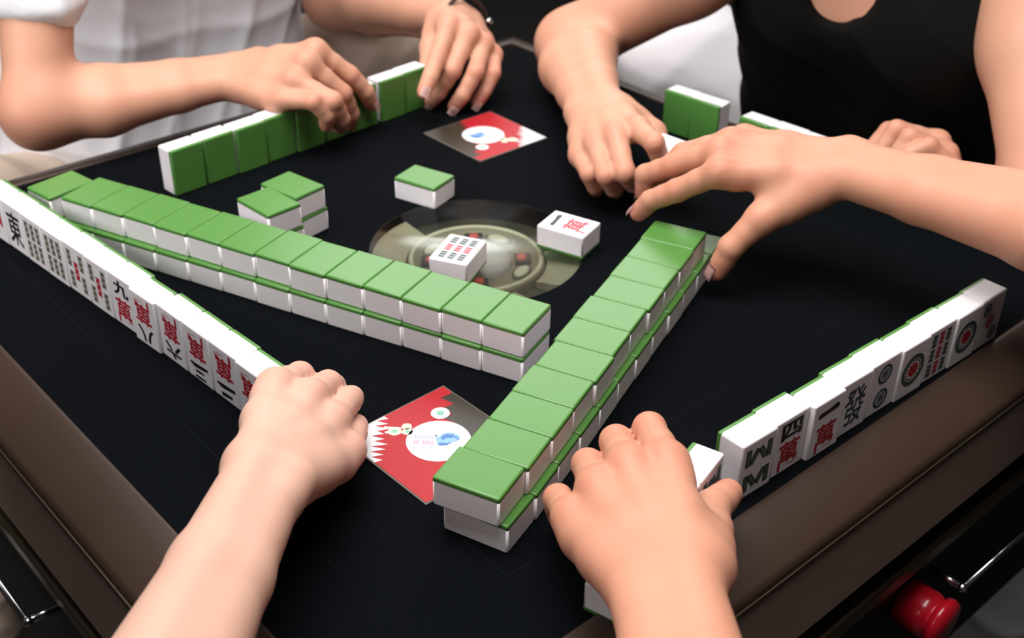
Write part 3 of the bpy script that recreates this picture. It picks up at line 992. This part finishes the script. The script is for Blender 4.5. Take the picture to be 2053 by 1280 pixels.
HANDS = {"lowerleft_right":{"i":[[-0.1422,0.5848,0.0652],[-0.1349,0.621,0.0479],[-0.1361,0.6382,0.0309],[-0.1398,0.6464,0.017]],"m":[[-0.1226,0.5832,0.0585],[-0.1179,0.6234,0.0396],[-0.1188,0.6457,0.0224],[-0.1234,0.6542,0.0079]],"r":[[-0.1077,0.5728,0.0488],[-0.1041,0.612,0.035],[-0.1052,0.6343,0.0214],[-0.1096,0.6446,0.008]],"p":[[-0.0966,0.5604,0.037],[-0.0978,0.5913,0.0255],[-0.099,0.6091,0.0178],[-0.1021,0.6212,0.0087]],"t":[[-0.1349,0.5107,0.0439],[-0.1407,0.5536,0.0357],[-0.1464,0.584,0.0316],[-0.1482,0.6044,0.0246]],"w":[-0.1311,0.4969,0.0692],"R":[[0.1198,-0.8589,0.4979],[0.9777,0.1892,0.0912],[-0.1725,0.4759,0.8624]]},
 "lowerright_left":{"i":[[0.0865,0.5084,0.0732],[0.0808,0.5493,0.0653],[0.0848,0.5597,0.0429],[0.089,0.5611,0.0265]],"m":[[0.0651,0.5066,0.0717],[0.0623,0.5494,0.0553],[0.0655,0.567,0.0325],[0.069,0.5725,0.0157]],"r":[[0.0479,0.4963,0.0646],[0.0453,0.5361,0.0486],[0.047,0.5555,0.0298],[0.0498,0.5637,0.0141]],"p":[[0.0339,0.4847,0.0541],[0.0279,0.5152,0.0405],[0.0287,0.5267,0.0241],[0.0315,0.5311,0.009]],"t":[[0.0967,0.4393,0.0625],[0.1078,0.4808,0.0493],[0.115,0.5105,0.0399],[0.1266,0.5296,0.0344]],"w":[0.0784,0.4175,0.0669],"R":[[-0.1817,-0.9513,-0.2489],[0.9833,-0.1733,-0.0556],[0.0098,-0.2549,0.9669]]},
 "lowerright_right":{"i":[[0.1589,0.8351,0.0962],[0.1286,0.8504,0.0714],[0.1098,0.8596,0.0578],[0.1012,0.865,0.0442]],"m":[[0.1611,0.8551,0.1034],[0.1281,0.8776,0.0805],[0.1078,0.8916,0.0654],[0.1082,0.8943,0.0476]],"r":[[0.1721,0.8734,0.1043],[0.1368,0.8895,0.0858],[0.1219,0.8984,0.0651],[0.1205,0.9018,0.0475]],"p":[[0.1846,0.8899,0.101],[0.1588,0.9028,0.0829],[0.1508,0.9087,0.0656],[0.1493,0.9118,0.05]],"t":[[0.2285,0.8272,0.0863],[0.1902,0.8136,0.0671],[0.1686,0.8088,0.0439],[0.1603,0.8097,0.0225]],"w":[0.2501,0.8413,0.0989],"R":[[-0.9792,-0.203,-0.0076],[0.2017,-0.9669,-0.1561],[0.0243,-0.1544,0.9877]]},
 "upperleft_right":{"i":[[-0.1949,1.1069,0.0895],[-0.1633,1.1129,0.0625],[-0.1493,1.1193,0.0428],[-0.1451,1.1256,0.0276]],"m":[[-0.2003,1.0868,0.0841],[-0.1687,1.093,0.0512],[-0.1636,1.1052,0.0254],[-0.1676,1.1148,0.0107]],"r":[[-0.2111,1.0732,0.0717],[-0.1729,1.0603,0.0568],[-0.1678,1.0724,0.0332],[-0.1722,1.0837,0.0199]],"p":[[-0.2215,1.0634,0.0564],[-0.1901,1.0509,0.0595],[-0.1794,1.0558,0.0434],[-0.1817,1.0639,0.0298]],"t":[[-0.2545,1.1338,0.0624],[-0.2116,1.1458,0.0558],[-0.1854,1.1365,0.0401],[-0.1761,1.1209,0.026]],"w":[-0.2796,1.1207,0.0578],"R":[[0.8818,0.2681,-0.3879],[-0.4037,0.8543,-0.3274],[0.2436,0.4453,0.8616]]},
 "upperleft_left":{"i":[[-0.071,1.2043,0.0823],[-0.0816,1.1703,0.06],[-0.0873,1.1493,0.0476],[-0.093,1.1378,0.0365]],"m":[[-0.0508,1.2049,0.075],[-0.0661,1.1712,0.0476],[-0.0809,1.1728,0.0227],[-0.0892,1.1809,0.009]],"r":[[-0.036,1.2131,0.0621],[-0.0418,1.1739,0.0455],[-0.0548,1.1668,0.023],[-0.0643,1.1699,0.008]],"p":[[-0.0252,1.2223,0.0467],[-0.0239,1.1894,0.0384],[-0.0324,1.1811,0.0223],[-0.0408,1.1802,0.0087]],"t":[[-0.0832,1.2715,0.0639],[-0.0916,1.2296,0.0499],[-0.0934,1.2019,0.034],[-0.0895,1.1867,0.0171]],"w":[-0.0643,1.2927,0.0599],"R":[[0.1704,0.8511,0.4967],[-0.9784,0.0863,0.1877],[0.1169,-0.5179,0.8474]]},
 "upperright_right":{"i":[[0.1083,0.9812,0.0676],[0.1195,0.9431,0.0712],[0.128,0.9491,0.0498],[0.1277,0.9627,0.041]],"m":[[0.0892,0.9764,0.0625],[0.0954,0.9364,0.046],[0.1054,0.9538,0.0271],[0.1096,0.9687,0.0199]],"r":[[0.0722,0.9802,0.0521],[0.0795,0.9417,0.0404],[0.0885,0.9557,0.0209],[0.0923,0.9697,0.0119]],"p":[[0.0584,0.9861,0.0391],[0.0654,0.9549,0.0352],[0.072,0.9626,0.0192],[0.075,0.9738,0.0093]],"t":[[0.0987,1.0464,0.0541],[0.1267,1.0144,0.0493],[0.1349,0.9871,0.0387],[0.1326,0.9682,0.0279]],"w":[0.0754,1.0604,0.0534],"R":[[0.1368,0.8883,-0.4384],[-0.9889,0.148,-0.0088],[0.0571,0.4348,0.8987]]},
 "upperright_left":{"i":[[0.3825,1.0215,0.0423],[0.345,1.0237,0.0513],[0.3305,1.0194,0.0339],[0.3253,1.0158,0.0196]],"m":[[0.3849,1.0034,0.0498],[0.3444,1.0021,0.062],[0.3318,0.9982,0.0388],[0.3294,0.9959,0.0226]],"r":[[0.3871,0.9841,0.0474],[0.351,0.9826,0.0634],[0.3389,0.9793,0.042],[0.3365,0.9774,0.0257]],"p":[[0.3871,0.9657,0.0413],[0.3642,0.9676,0.0625],[0.3477,0.9654,0.0547],[0.3375,0.9632,0.0444]],"t":[[0.4097,1.0048,-0.0145],[0.3853,1.028,0.0096],[0.3649,1.0366,0.029],[0.3494,1.0365,0.0434]],"w":[0.4266,0.9852,-0.0196],"R":[[-0.5305,0.0174,0.8475],[0.1722,-0.9767,0.1278],[0.83,0.2137,0.5151]]}}

FR = {'i': (.0104, .0094, .0084, .0070), 'm': (.0106, .0096, .0086, .0072), 'r': (.0100, .0091, .0081, .0068), 'p': (.0090, .0081, .0073, .0062), 't': (.0125, .0112, .0102, .0080)}

def unit(v):
    v = np.asarray(v, float)
    return v / (np.linalg.norm(v) + 1e-12)

def arm_field(h, side, elbow, shoulder, vox, sc=1.0, fs=1.0, wr=1.0, lo_cut=None, up_r=.042):
    """distance field of one arm: hand h, forearm to elbow, upper arm to shoulder"""
    w = np.array(h['w']); R = np.array(h['R'])
    X, Y, Z = R[:, 0], R[:, 1] * side, R[:, 2]      # to the fingers, to the thumb side, back of the hand
    pts = [np.array(q) for f in 'imrpt' for q in h[f]] + [w, np.array(elbow), np.array(shoulder)]
    lo = np.min(pts, 0) - .065; hi = np.max(pts, 0) + .065
    F = Field(lo, hi, vox)
    k = .0075
    E = np.array(elbow); Sh = np.array(shoulder)
    fa = unit(E - w)
    yw = unit(Y - fa * (Y @ fa))
    # forearm: two bones side by side, thickest a third below the elbow
    q = w + (E - w) * .30; q2 = w + (E - w) * .68
    for s_ in (-1, 1):
        F.cone(w + yw * s_ * .0095 * wr, q + yw * s_ * .0095 * wr, .0178 * wr, .0218 * wr, .007)
        F.cone(q + yw * s_ * .0095 * wr, q2 + yw * s_ * .0110 * wr, .0218 * wr, .0300 * wr, .007)
        F.cone(q2 + yw * s_ * .0110 * wr, E, .0300 * wr, .0350 * wr, .010)
    F.cone(w - yw * .018 * wr + Z * .006, w - yw * .016 * wr + Z * .005 + fa * .012, .0105, .0100, .009)    # wrist bone
    mid = E + (Sh - E) * .55
    F.cone(E, mid, .0345 * wr, up_r, .02)
    F.cone(mid, Sh, up_r, up_r * 1.12, .02)
    # palm
    mcp = {f: np.array(h[f][0]) for f in 'imrp'}
    wy = {'i': .0115, 'm': .004, 'r': -.004, 'p': -.0115}
    for f in 'imrp':
        st = w + Y * wy[f] * wr
        md = st + (mcp[f] - st) * .55
        dn = -Z * .0012
        F.cone(st, md + dn, .0155 * wr, .0128 * fs, k)
        F.cone(md + dn, mcp[f] - Z * .0022, .0128 * fs, FR[f][0] * 1.10 * fs, k)
        F.cone(mcp[f] + Z * .0005, mcp[f] - X * .004, FR[f][0] * .98 * fs, FR[f][0] * .90 * fs, .006)
    for f, g in (('i', 'm'), ('m', 'r'), ('r', 'p')):
        a, c = mcp[f], mcp[g]
        F.cone(a - X * .012 - Z * .005, c - X * .012 - Z * .005, .0095 * fs, .0095 * fs, k)
        F.cone(a * .6 + w * .4 - Z * .006, c * .6 + w * .4 - Z * .006, .0120 * fs, .0120 * fs, k)
    # heel of the hand and thumb ball
    t0, t1, t2, t3 = [np.array(q) for q in h['t']]
    F.cone(w - Y * .012 - Z * .008 + X * .012, mcp['p'] * .75 + w * .25 - Z * .010, .0135 * fs, .0110 * fs, .012)
    F.cone(w + Y * .010 - Z * .006 + X * .006, t0, .0140 * fs, .0150 * fs, .012)
    F.cone(t0, t1, .0158 * fs, FR['t'][1] * 1.06 * fs, .012)
    F.cone(t0 * .5 + t1 * .5, mcp['i'] * .62 + w * .38 - Z * .006, .0112 * fs, .0095 * fs, .014)
    base = F.D
    out = base.copy()
    for f in 'imrpt':
        p = [np.array(q) for q in h[f]]
        r = [q * fs for q in FR[f]]
        G = base.copy() if f != 't' else base.copy()
        j0 = 0 if f != 't' else 1
        kk = .0065 if f != 't' else .008
        seg = range(j0, 3)
        for s_ in seg:
            a, c = p[s_], p[s_ + 1]
            ra, rc = r[s_], r[s_ + 1]
            md = a + (c - a) * .5
            F.cone(a, md, ra, (ra + rc) / 2 * .955, kk if s_ == j0 else .003, G)
            if s_ < 2:
                F.cone(md, c, (ra + rc) / 2 * .955, rc, .003, G)
            else:
                tip = c
                F.cone(md, tip, (ra + rc) / 2 * .97, rc, .003, G)
        # soft pad on the last joint
        d3 = unit(p[3] - p[2]); d2 = unit(p[2] - p[1])
        dor = d2 - d3 * (d2 @ d3)
        dor = unit(dor) if np.linalg.norm(dor) > .08 else unit(Z - d3 * (Z @ d3))
        F.cone(p[2] + (p[3] - p[2]) * .55 - dor * .0012, p[3] - dor * .0010, r[3] * 1.02, r[3] * .95, .003, G)
        np.minimum(out, G, out=out)
    F.D = out
    fl = [(p_, .011, .55) for f in 'imrp' for p_ in h[f][1:2]] + [(np.array(h[f][3]), .010, .75) for f in 'imrpt'] + [(np.array(h[f][0]) + Z * .006, .012, .4) for f in 'imrp'] + [(E, .035, .45)]
    return F, fl

def nails(h, side, parent, which='imrpt', fs=1.0):
    R = np.array(h['R']); Zh = R[:, 2]
    for f in which:
        p = [np.array(q) for q in h[f]]
        d3 = unit(p[3] - p[2]); d2 = unit(p[2] - p[1])
        dor = d2 - d3 * (d2 @ d3)
        dor = unit(dor) if np.linalg.norm(dor) > .08 else unit(Zh - d3 * (Zh @ d3))
        yv = np.cross(dor, d3)
        r = FR[f][3] * fs
        wn, ln = r * .80, r * 1.45
        bm = bmesh.new()
        grid = []
        c0 = p[3] + d3 * r * .25
        for i in range(7):
            u = -1 + 2 * i / 6
            row = []
            for j in range(7):
                v = -1 + 2 * j / 6
                a = v * .95 * (1 - .18 * max(0, abs(u) - .5))
                hgt = r * 1.035 - (.10 * r * (u > .5) * (u - .5) * 2)
                pt = c0 + d3 * (u * ln * .55) + yv * (math.sin(a) * wn * 1.02) + dor * (hgt * (.32 + .68 * math.cos(a * .85)) + .0002)
                row.append(bm.verts.new((pt[0], pt[1], pt[2] + Z0)))
            grid.append(row)
        for i in range(6):
            for j in range(6):
                bm.faces.new((grid[i][j], grid[i + 1][j], grid[i + 1][j + 1], grid[i][j + 1]))
        bmesh.ops.solidify(bm, geom=bm.faces[:], thickness=.0006)
        o = obj('fingernail', bm, 'nail', parent, smooth=True)

def folds(P, N, amp, fr, seed, axis=None):
    r = np.random.default_rng(seed)
    out = np.zeros(len(P))
    for i in range(5):
        d = unit(r.normal(size=3) if axis is None else np.asarray(axis) + .55 * r.normal(size=3))
        d2 = unit(r.normal(size=3))
        f = fr * (.6 + .9 * r.random())
        ph = P @ d * f + 1.6 * np.sin(P @ d2 * f * .45 + r.random() * 6)
        out += (1 - np.abs(np.sin(ph))) ** 2 * (.6 + .8 * r.random())
    return P + N * (out / 5 - .35)[:, None] * amp

def head(c, f, neck, parent, skin, long_hair=False):
    """head with face, ears and hair looking along f; returns the skin surface for the body mesh"""
    c = np.array(c); f = unit(f); r = unit(np.cross(f, (0, 0, 1))); u = np.cross(r, f)
    B = np.stack([f, r, u], 1)
    def L(x, y, z): return c + f * x + r * y + u * z
    F = Field(c - .17, c + .17, .0035)
    F.ell(L(-.010, 0, .022), (.093, .073, .088), B, k=.01)
    F.cone(L(.030, 0, -.020), L(.058, 0, -.086), .054, .026, .02)
    for s_ in (-1, 1):
        F.cone(L(.0, .046 * s_, -.030), L(.052, .016 * s_, -.088), .026, .020, .02)
        F.cone(L(.058, .036 * s_, -.022), L(.050, .040 * s_, -.012), .022, .022, .015)
        F.cone(L(.076, .014 * s_, .028), L(.070, .040 * s_, .026), .0125, .0115, .010)
        F.ell(L(.088, .031 * s_, .006), (.011, .013, .0055), B, k=.005, sub=True)
        F.ell(L(-.012, .076 * s_, -.008), (.018, .008, .030), B, k=.005)
    F.cone(L(.080, 0, .018), L(.101, 0, -.020), .007, .0085, .006)
    F.cone(L(.094, .009, -.024), L(.094, -.009, -.024), .0070, .0070, .005)
    F.cone(L(.084, .017, -.048), L(.084, -.017, -.048), .0075, .0075, .008)
    F.cone(L(-.03, 0, -.05), np.array(neck), .052, .054, .02)
    for s_ in (-1, 1):
        bm = bmesh.new()
        q = L(.0705, .031 * s_, .005)
        bmesh.ops.create_uvsphere(bm, u_segments=16, v_segments=12, radius=.0118, matrix=Matrix.Translation((q[0], q[1], q[2] + Z0)))
        q2 = q + f * .0035 - u * .003
        n0 = len(bm.verts)
        r2 = bmesh.ops.create_uvsphere(bm, u_segments=14, v_segments=10, radius=.0090, matrix=Matrix.Translation((q2[0], q2[1], q2[2] + Z0)))
        for fc in set(fc for v in r2['verts'] for fc in v.link_faces):
            fc.material_index = 1
        obj('eye', bm, ['card_white', 'ink_black'], parent, smooth=True)
    G = Field(c - .12, c + .12, .003)
    for y0, y1, z_, ra, rb in ((-.020, -.003, -.0445, .0035, .0050), (.003, .020, -.0445, .0050, .0035), (-.018, .018, -.0525, .0050, .0050)):
        G.cone(L(.0885, y0, z_), L(.0885, y1, z_), ra, rb, .002)
    obj('lips', mesh_from('lips', [G.mesh(1)]), 'lip', parent)
    H = Field(c - .22, c + .22, .004)
    H.ell(L(-.018, 0, .036), (.100, .083, .090), B, k=.01)
    if long_hair:
        H.ell(L(-.055, 0, -.03), (.062, .080, .085), B, k=.03)
    H.ell(L(.085, 0, -.022), (.060, .070, .086), B, k=.012, sub=True)
    obj('hair', mesh_from('hair', [H.mesh()]), 'hair', parent)
    return F.mesh()

def person(label, loc):
    return thing('person', label, 'person', (0, 0, 0))

# --- lower-left player: only the right forearm and hand are in the picture
def player_lower_left():
    t = person('person at lower left, bare forearm reaching in, hand gripping the upright tile row', None)
    h = HANDS['lowerleft_right']
    F, fl = arm_field(h, 1, (-.166, .262, .058), (-.335, .190, .270), .0014, wr=.83, fs=.97)
    P, Q = F.mesh()
    T = Field((-.72, 0.0, -.42), (-.20, .62, .42), .008)
    hip, ch = np.array((-.53, .28, -.30)), np.array((-.455, .31, .20))
    T.ell(hip, (.15, .15, .12), k=.05); T.cone(hip, ch, .125, .135, .06)
    T.cone((-.33, .19, .27), (-.58, .43, .27), .055, .055, .05); T.cone(ch, (-.45, .31, .38), .06, .055, .03)
    hd = head((-.425, .335, .500), (.7, .6, -.45), (-.45, .31, .34), t, 'skin_pale', True)
    obj('body', mesh_from('body', [(P, Q), T.mesh(), hd], fl), 'skin_pale', t)
    T2 = Field((-.76, -.04, -.46), (-.14, .66, .42), .008)
    T2.ell(hip, (.16, .16, .14), k=.05); T2.cone(hip, ch, .135, .145, .06)
    T2.cone((-.33, .19, .27), (-.58, .43, .27), .066, .066, .05); T2.cone((-.33, .19, .27), (-.262, .22, .18), .064, .060, .02); T2.cone((-.58, .43, .27), (-.60, .46, .16), .064, .060, .02)
    obj('shirt', mesh_from('shirt', [T2.mesh()]), 'dark_shirt', t)
    nails(h, 1, t, 'imrp', .97)
player_lower_left()

# --- lower-right player: left hand on the near tiles, right arm reaching across
def player_lower_right():
    t = person('person at right, one bare arm reaching across, other hand on the near right tiles', None)
    hl, hr = HANDS['lowerright_left'], HANDS['lowerright_right']
    F1, f1 = arm_field(hl, -1, (.082, .200, .085), (.36, .26, .27), .0014, wr=.97, fs=1.03)
    F2, f2 = arm_field(hr, 1, (.425, .672, .118), (.57, .52, .28), .0017, wr=.93, fs=1.0)
    hip, ch = np.array((.60, .30, -.30)), np.array((.50, .37, .20))
    T = Field((.30, .05, -.46), (.84, .66, .42), .008)
    T.ell(hip, (.15, .15, .12), k=.05); T.cone(hip, ch, .12, .13, .06); T.cone((.36, .26, .27), (.58, .52, .27), .055, .055, .05); T.cone(ch, (.50, .36, .38), .06, .055, .03)
    hd = head((.445, .410, .500), (-.6, .65, -.45), (.49, .37, .34), t, 'skin_warm')
    obj('body', mesh_from('body', [F1.mesh(), F2.mesh(), T.mesh(), hd], f1 + f2), 'skin_warm', t)
    T2 = Field((.24, .02, -.50), (.88, .70, .42), .008)
    T2.ell(hip, (.16, .16, .14), k=.05); T2.cone(hip, ch, .13, .14, .06); T2.cone((.36, .26, .27), (.58, .52, .27), .066, .066, .05)
    T2.cone((.36, .26, .27), (.29, .245, .21), .062, .060, .02); T2.cone((.58, .52, .27), (.535, .56, .215), .062, .060, .02)
    obj('shirt', mesh_from('shirt', [T2.mesh()]), 'grey_shirt', t)
    nails(hl, -1, t, 'imrpt', 1.03)
    nails(hr, 1, t, 'imrpt', 1.0)
player_lower_right()

# --- player in the white T-shirt, upper left
def player_white():
    t = person('person in a white T-shirt, both hands on the upright tile row, bracelet on one wrist', None)
    h1, h2 = HANDS['upperleft_right'], HANDS['upperleft_left']
    s1, s2 = np.array((-.455, 1.180, .285)), np.array((-.250, 1.440, .285))
    F1, f1 = arm_field(h1, 1, (-.447, 1.040, .048), s1, .002, wr=.86, up_r=.036)
    F2, f2 = arm_field(h2, -1, (-.222, 1.440, .040), s2, .002, wr=1.08)
    hip, belly, ch = np.array((-.48, 1.43, -.22)), np.array((-.455, 1.425, -.05)), np.array((-.425, 1.405, .17))
    ax = unit(np.array((.741, .672, 0)))
    def torso(Fd, g):
        for s_ in (-1, 1):
            Fd.cone(hip + ax * .075 * s_, belly + ax * .07 * s_, .115 + g, .105 + g, .06)
            Fd.cone(belly + ax * .07 * s_, ch + ax * .085 * s_, .105 + g, .11 + g, .06)
        Fd.cone(s1, s2, .055 + g, .055 + g, .06)
    T = Field((-.78, 1.0, -.42), (-.06, 1.72, .42), .008)
    torso(T, -.006); T.cone(ch, (-.375, 1.345, .33), .06, .055, .03)
    hd = head((-.330, 1.270, .510), (.6, -.7, -.45), (-.375, 1.345, .31), t, 'skin_far')
    obj('body', mesh_from('body', [F1.mesh(), F2.mesh(), T.mesh(), hd], f1 + f2), 'skin_far', t)
    T2 = Field((-.80, .98, -.42), (-.04, 1.74, .44), .005)
    torso(T2, .010)
    T2.cone(s1, s1 + np.array((.004, -.084, -.1385)), .058, .047, .02); T2.cone(s2, s2 + np.array((-.012, .034, -.10)), .062, .066, .02)
    # loose jersey bunched over the lap
    T2.cone(hip - ax * .10 + np.array((.02, -.05, -.02)), hip + ax * .05 + np.array((.02, -.05, -.02)), .12, .11, .05)
    P, Q = T2.mesh()
    P = folds(P, normals(P, Q), .020, 30, 5, axis=(.75, .6, .35))
    obj('tshirt', mesh_from('tshirt', [(P, Q)]), 'white_tee', t)
    # beige trousers: one knee raised beside the table, one thigh to the left
    T3 = Field((-.86, .90, -.76), (.02, 1.82, .12), .007)
    T3.ell(hip + np.array((-.03, .04, -.05)), (.17, .17, .12), k=.05)
    T3.cone(hip + ax * .08 + np.array((0, .06, -.01)), (-.170, 1.535, -.035), .10, .078, .04)
    T3.cone((-.170, 1.535, -.035), (-.10, 1.66, -.42), .078, .055, .04)
    T3.cone((-.10, 1.66, -.42), (-.08, 1.62, -.70), .055, .045, .03)
    T3.cone(hip - ax * .09 + np.array((0, 0, -.02)), (-.575, 1.115, -.125), .10, .085, .04)
    T3.cone((-.575, 1.115, -.125), (-.66, 1.06, -.68), .075, .055, .04)
    P, Q = T3.mesh()
    P = folds(P, normals(P, Q), .016, 30, 11, axis=(.8, .2, .4))
    obj('trousers', mesh_from('trousers', [(P, Q)]), 'beige', t)
    nails(h1, 1, t, 'imrp'); nails(h2, -1, t, 'imrp')
    # cord bracelet round the wrist, with one bead
    w = np.array(h2['w']); E = np.array((-.222, 1.440, .040)); fa = unit(E - w)
    R = np.array(h2['R']); y = unit(-R[:, 1] - fa * (-R[:, 1] @ fa)); z = np.cross(fa, y)
    z = z if z[2] > 0 else -z
    c = w - fa * .013
    bm = bmesh.new()
    n_ = 32
    ring = [c + y * (.0345 * math.cos(2 * math.pi * k / n_)) + z * (.0255 * math.sin(2 * math.pi * k / n_)) for k in range(n_ + 1)]
    add_tube(bm, [(p[0], p[1], p[2] + Z0) for p in ring], .0024, 8)
    br = obj('bracelet', bm, 'cord', t)
    p = ring[int(n_ * .42)] + z * .002
    bm = bmesh.new(); bmesh.ops.create_uvsphere(bm, u_segments=14, v_segments=10, radius=.0048, matrix=Matrix.Translation((p[0], p[1], p[2] + Z0)))
    obj('bead', bm, 'chrome', br, smooth=True)
player_white()

# --- player in the black sleeveless top, upper right
def player_black():
    t = person('person in a black sleeveless top and white trousers, bent over the far right rim', None)
    h1, h2 = HANDS['upperright_right'], HANDS['upperright_left']
    s1, s2 = np.array((.275, 1.205, .205)), np.array((.455, 1.115, .205))
    F1, f1 = arm_field(h1, 1, (.060, 1.272, .042), s1, .002, wr=1.0, fs=.96)
    F2, f2 = arm_field(h2, -1, (.452, .905, .040), s2, .002, wr=1.0, fs=.96, up_r=.040)
    hip, belly, ch = np.array((.52, 1.38, -.22)), np.array((.44, 1.285, -.06)), np.array((.375, 1.185, .12))
    ax = unit(np.array((-.672, .741, 0)))
    def torso(Fd, g):
        for s_ in (-1, 1):
            Fd.cone(hip + ax * .070 * s_, belly + ax * .055 * s_, .105 + g, .090 + g, .06)
            Fd.cone(belly + ax * .055 * s_, ch + ax * .070 * s_, .090 + g, .088 + g, .06)
        Fd.cone(s1, s2, .045 + g, .045 + g, .05)
    T = Field((.14, .95, -.42), (.80, 1.62, .42), .005)
    torso(T, -.002); T.cone(ch + np.array((0, 0, .06)), ch + np.array((-.01, -.02, .21)), .052, .048, .03)
    hd = head((.315, 1.085, .440), (-.7, -.6, -.5), (.360, 1.155, .25), t, 'skin_far', True)
    obj('body', mesh_from('body', [F1.mesh(), F2.mesh(), T.mesh(), hd], f1 + f2), 'skin_far', t)
    T2 = Field((.12, .93, -.44), (.82, 1.64, .36), .004)
    torso(T2, .006)
    T2.cone(belly + ax * .095, hip + ax * .14, .090, .10, .04); T2.cone(ch + ax * .085, belly + ax * .095, .085, .09, .04)
    T2.cone(hip - ax * .07 + np.array((0, -.02, -.03)), hip + ax * .07 + np.array((0, -.02, -.03)), .125, .125, .04)
    T2.ell((.308, 1.120, .156), (.032, .062, .044), k=.004, sub=True)
    T2.cone((.310, 1.122, .170), (.345, 1.120, .300), .034, .080, .004, sub=True)
    for s_ in (s1, s2):
        T2.ell(s_ + (s_ - ch) * .35 + np.array((0, 0, .01)), (.055, .055, .065), k=.006, sub=True)
    P, Q = T2.mesh()
    P = folds(P, normals(P, Q), .008, 30, 21)
    obj('sleeveless_top', mesh_from('sleeveless_top', [(P, Q)]), 'black_top', t)
    T3 = Field((.0, 1.0, -.76), (.95, 1.80, .14), .007)
    T3.ell(hip + np.array((.02, .03, -.05)), (.15, .15, .11), k=.05)
    T3.cone(hip + ax * .08 + np.array((0, .03, 0)), (.220, 1.545, -.070), .105, .085, .04)
    T3.cone((.220, 1.545, -.070), (.27, 1.62, -.68), .082, .055, .04)
    T3.cone(hip - ax * .09, (.62, 1.10, -.13), .10, .08, .04)
    T3.cone((.62, 1.10, -.13), (.64, 1.10, -.68), .078, .055, .04)
    P, Q = T3.mesh()
    P = folds(P, normals(P, Q), .010, 26, 31)
    obj('trousers', mesh_from('trousers', [(P, Q)]), 'white_trousers', t)
    nails(h1, 1, t, 'imrt', .96); nails(h2, -1, t, 'im', .96)
player_black()
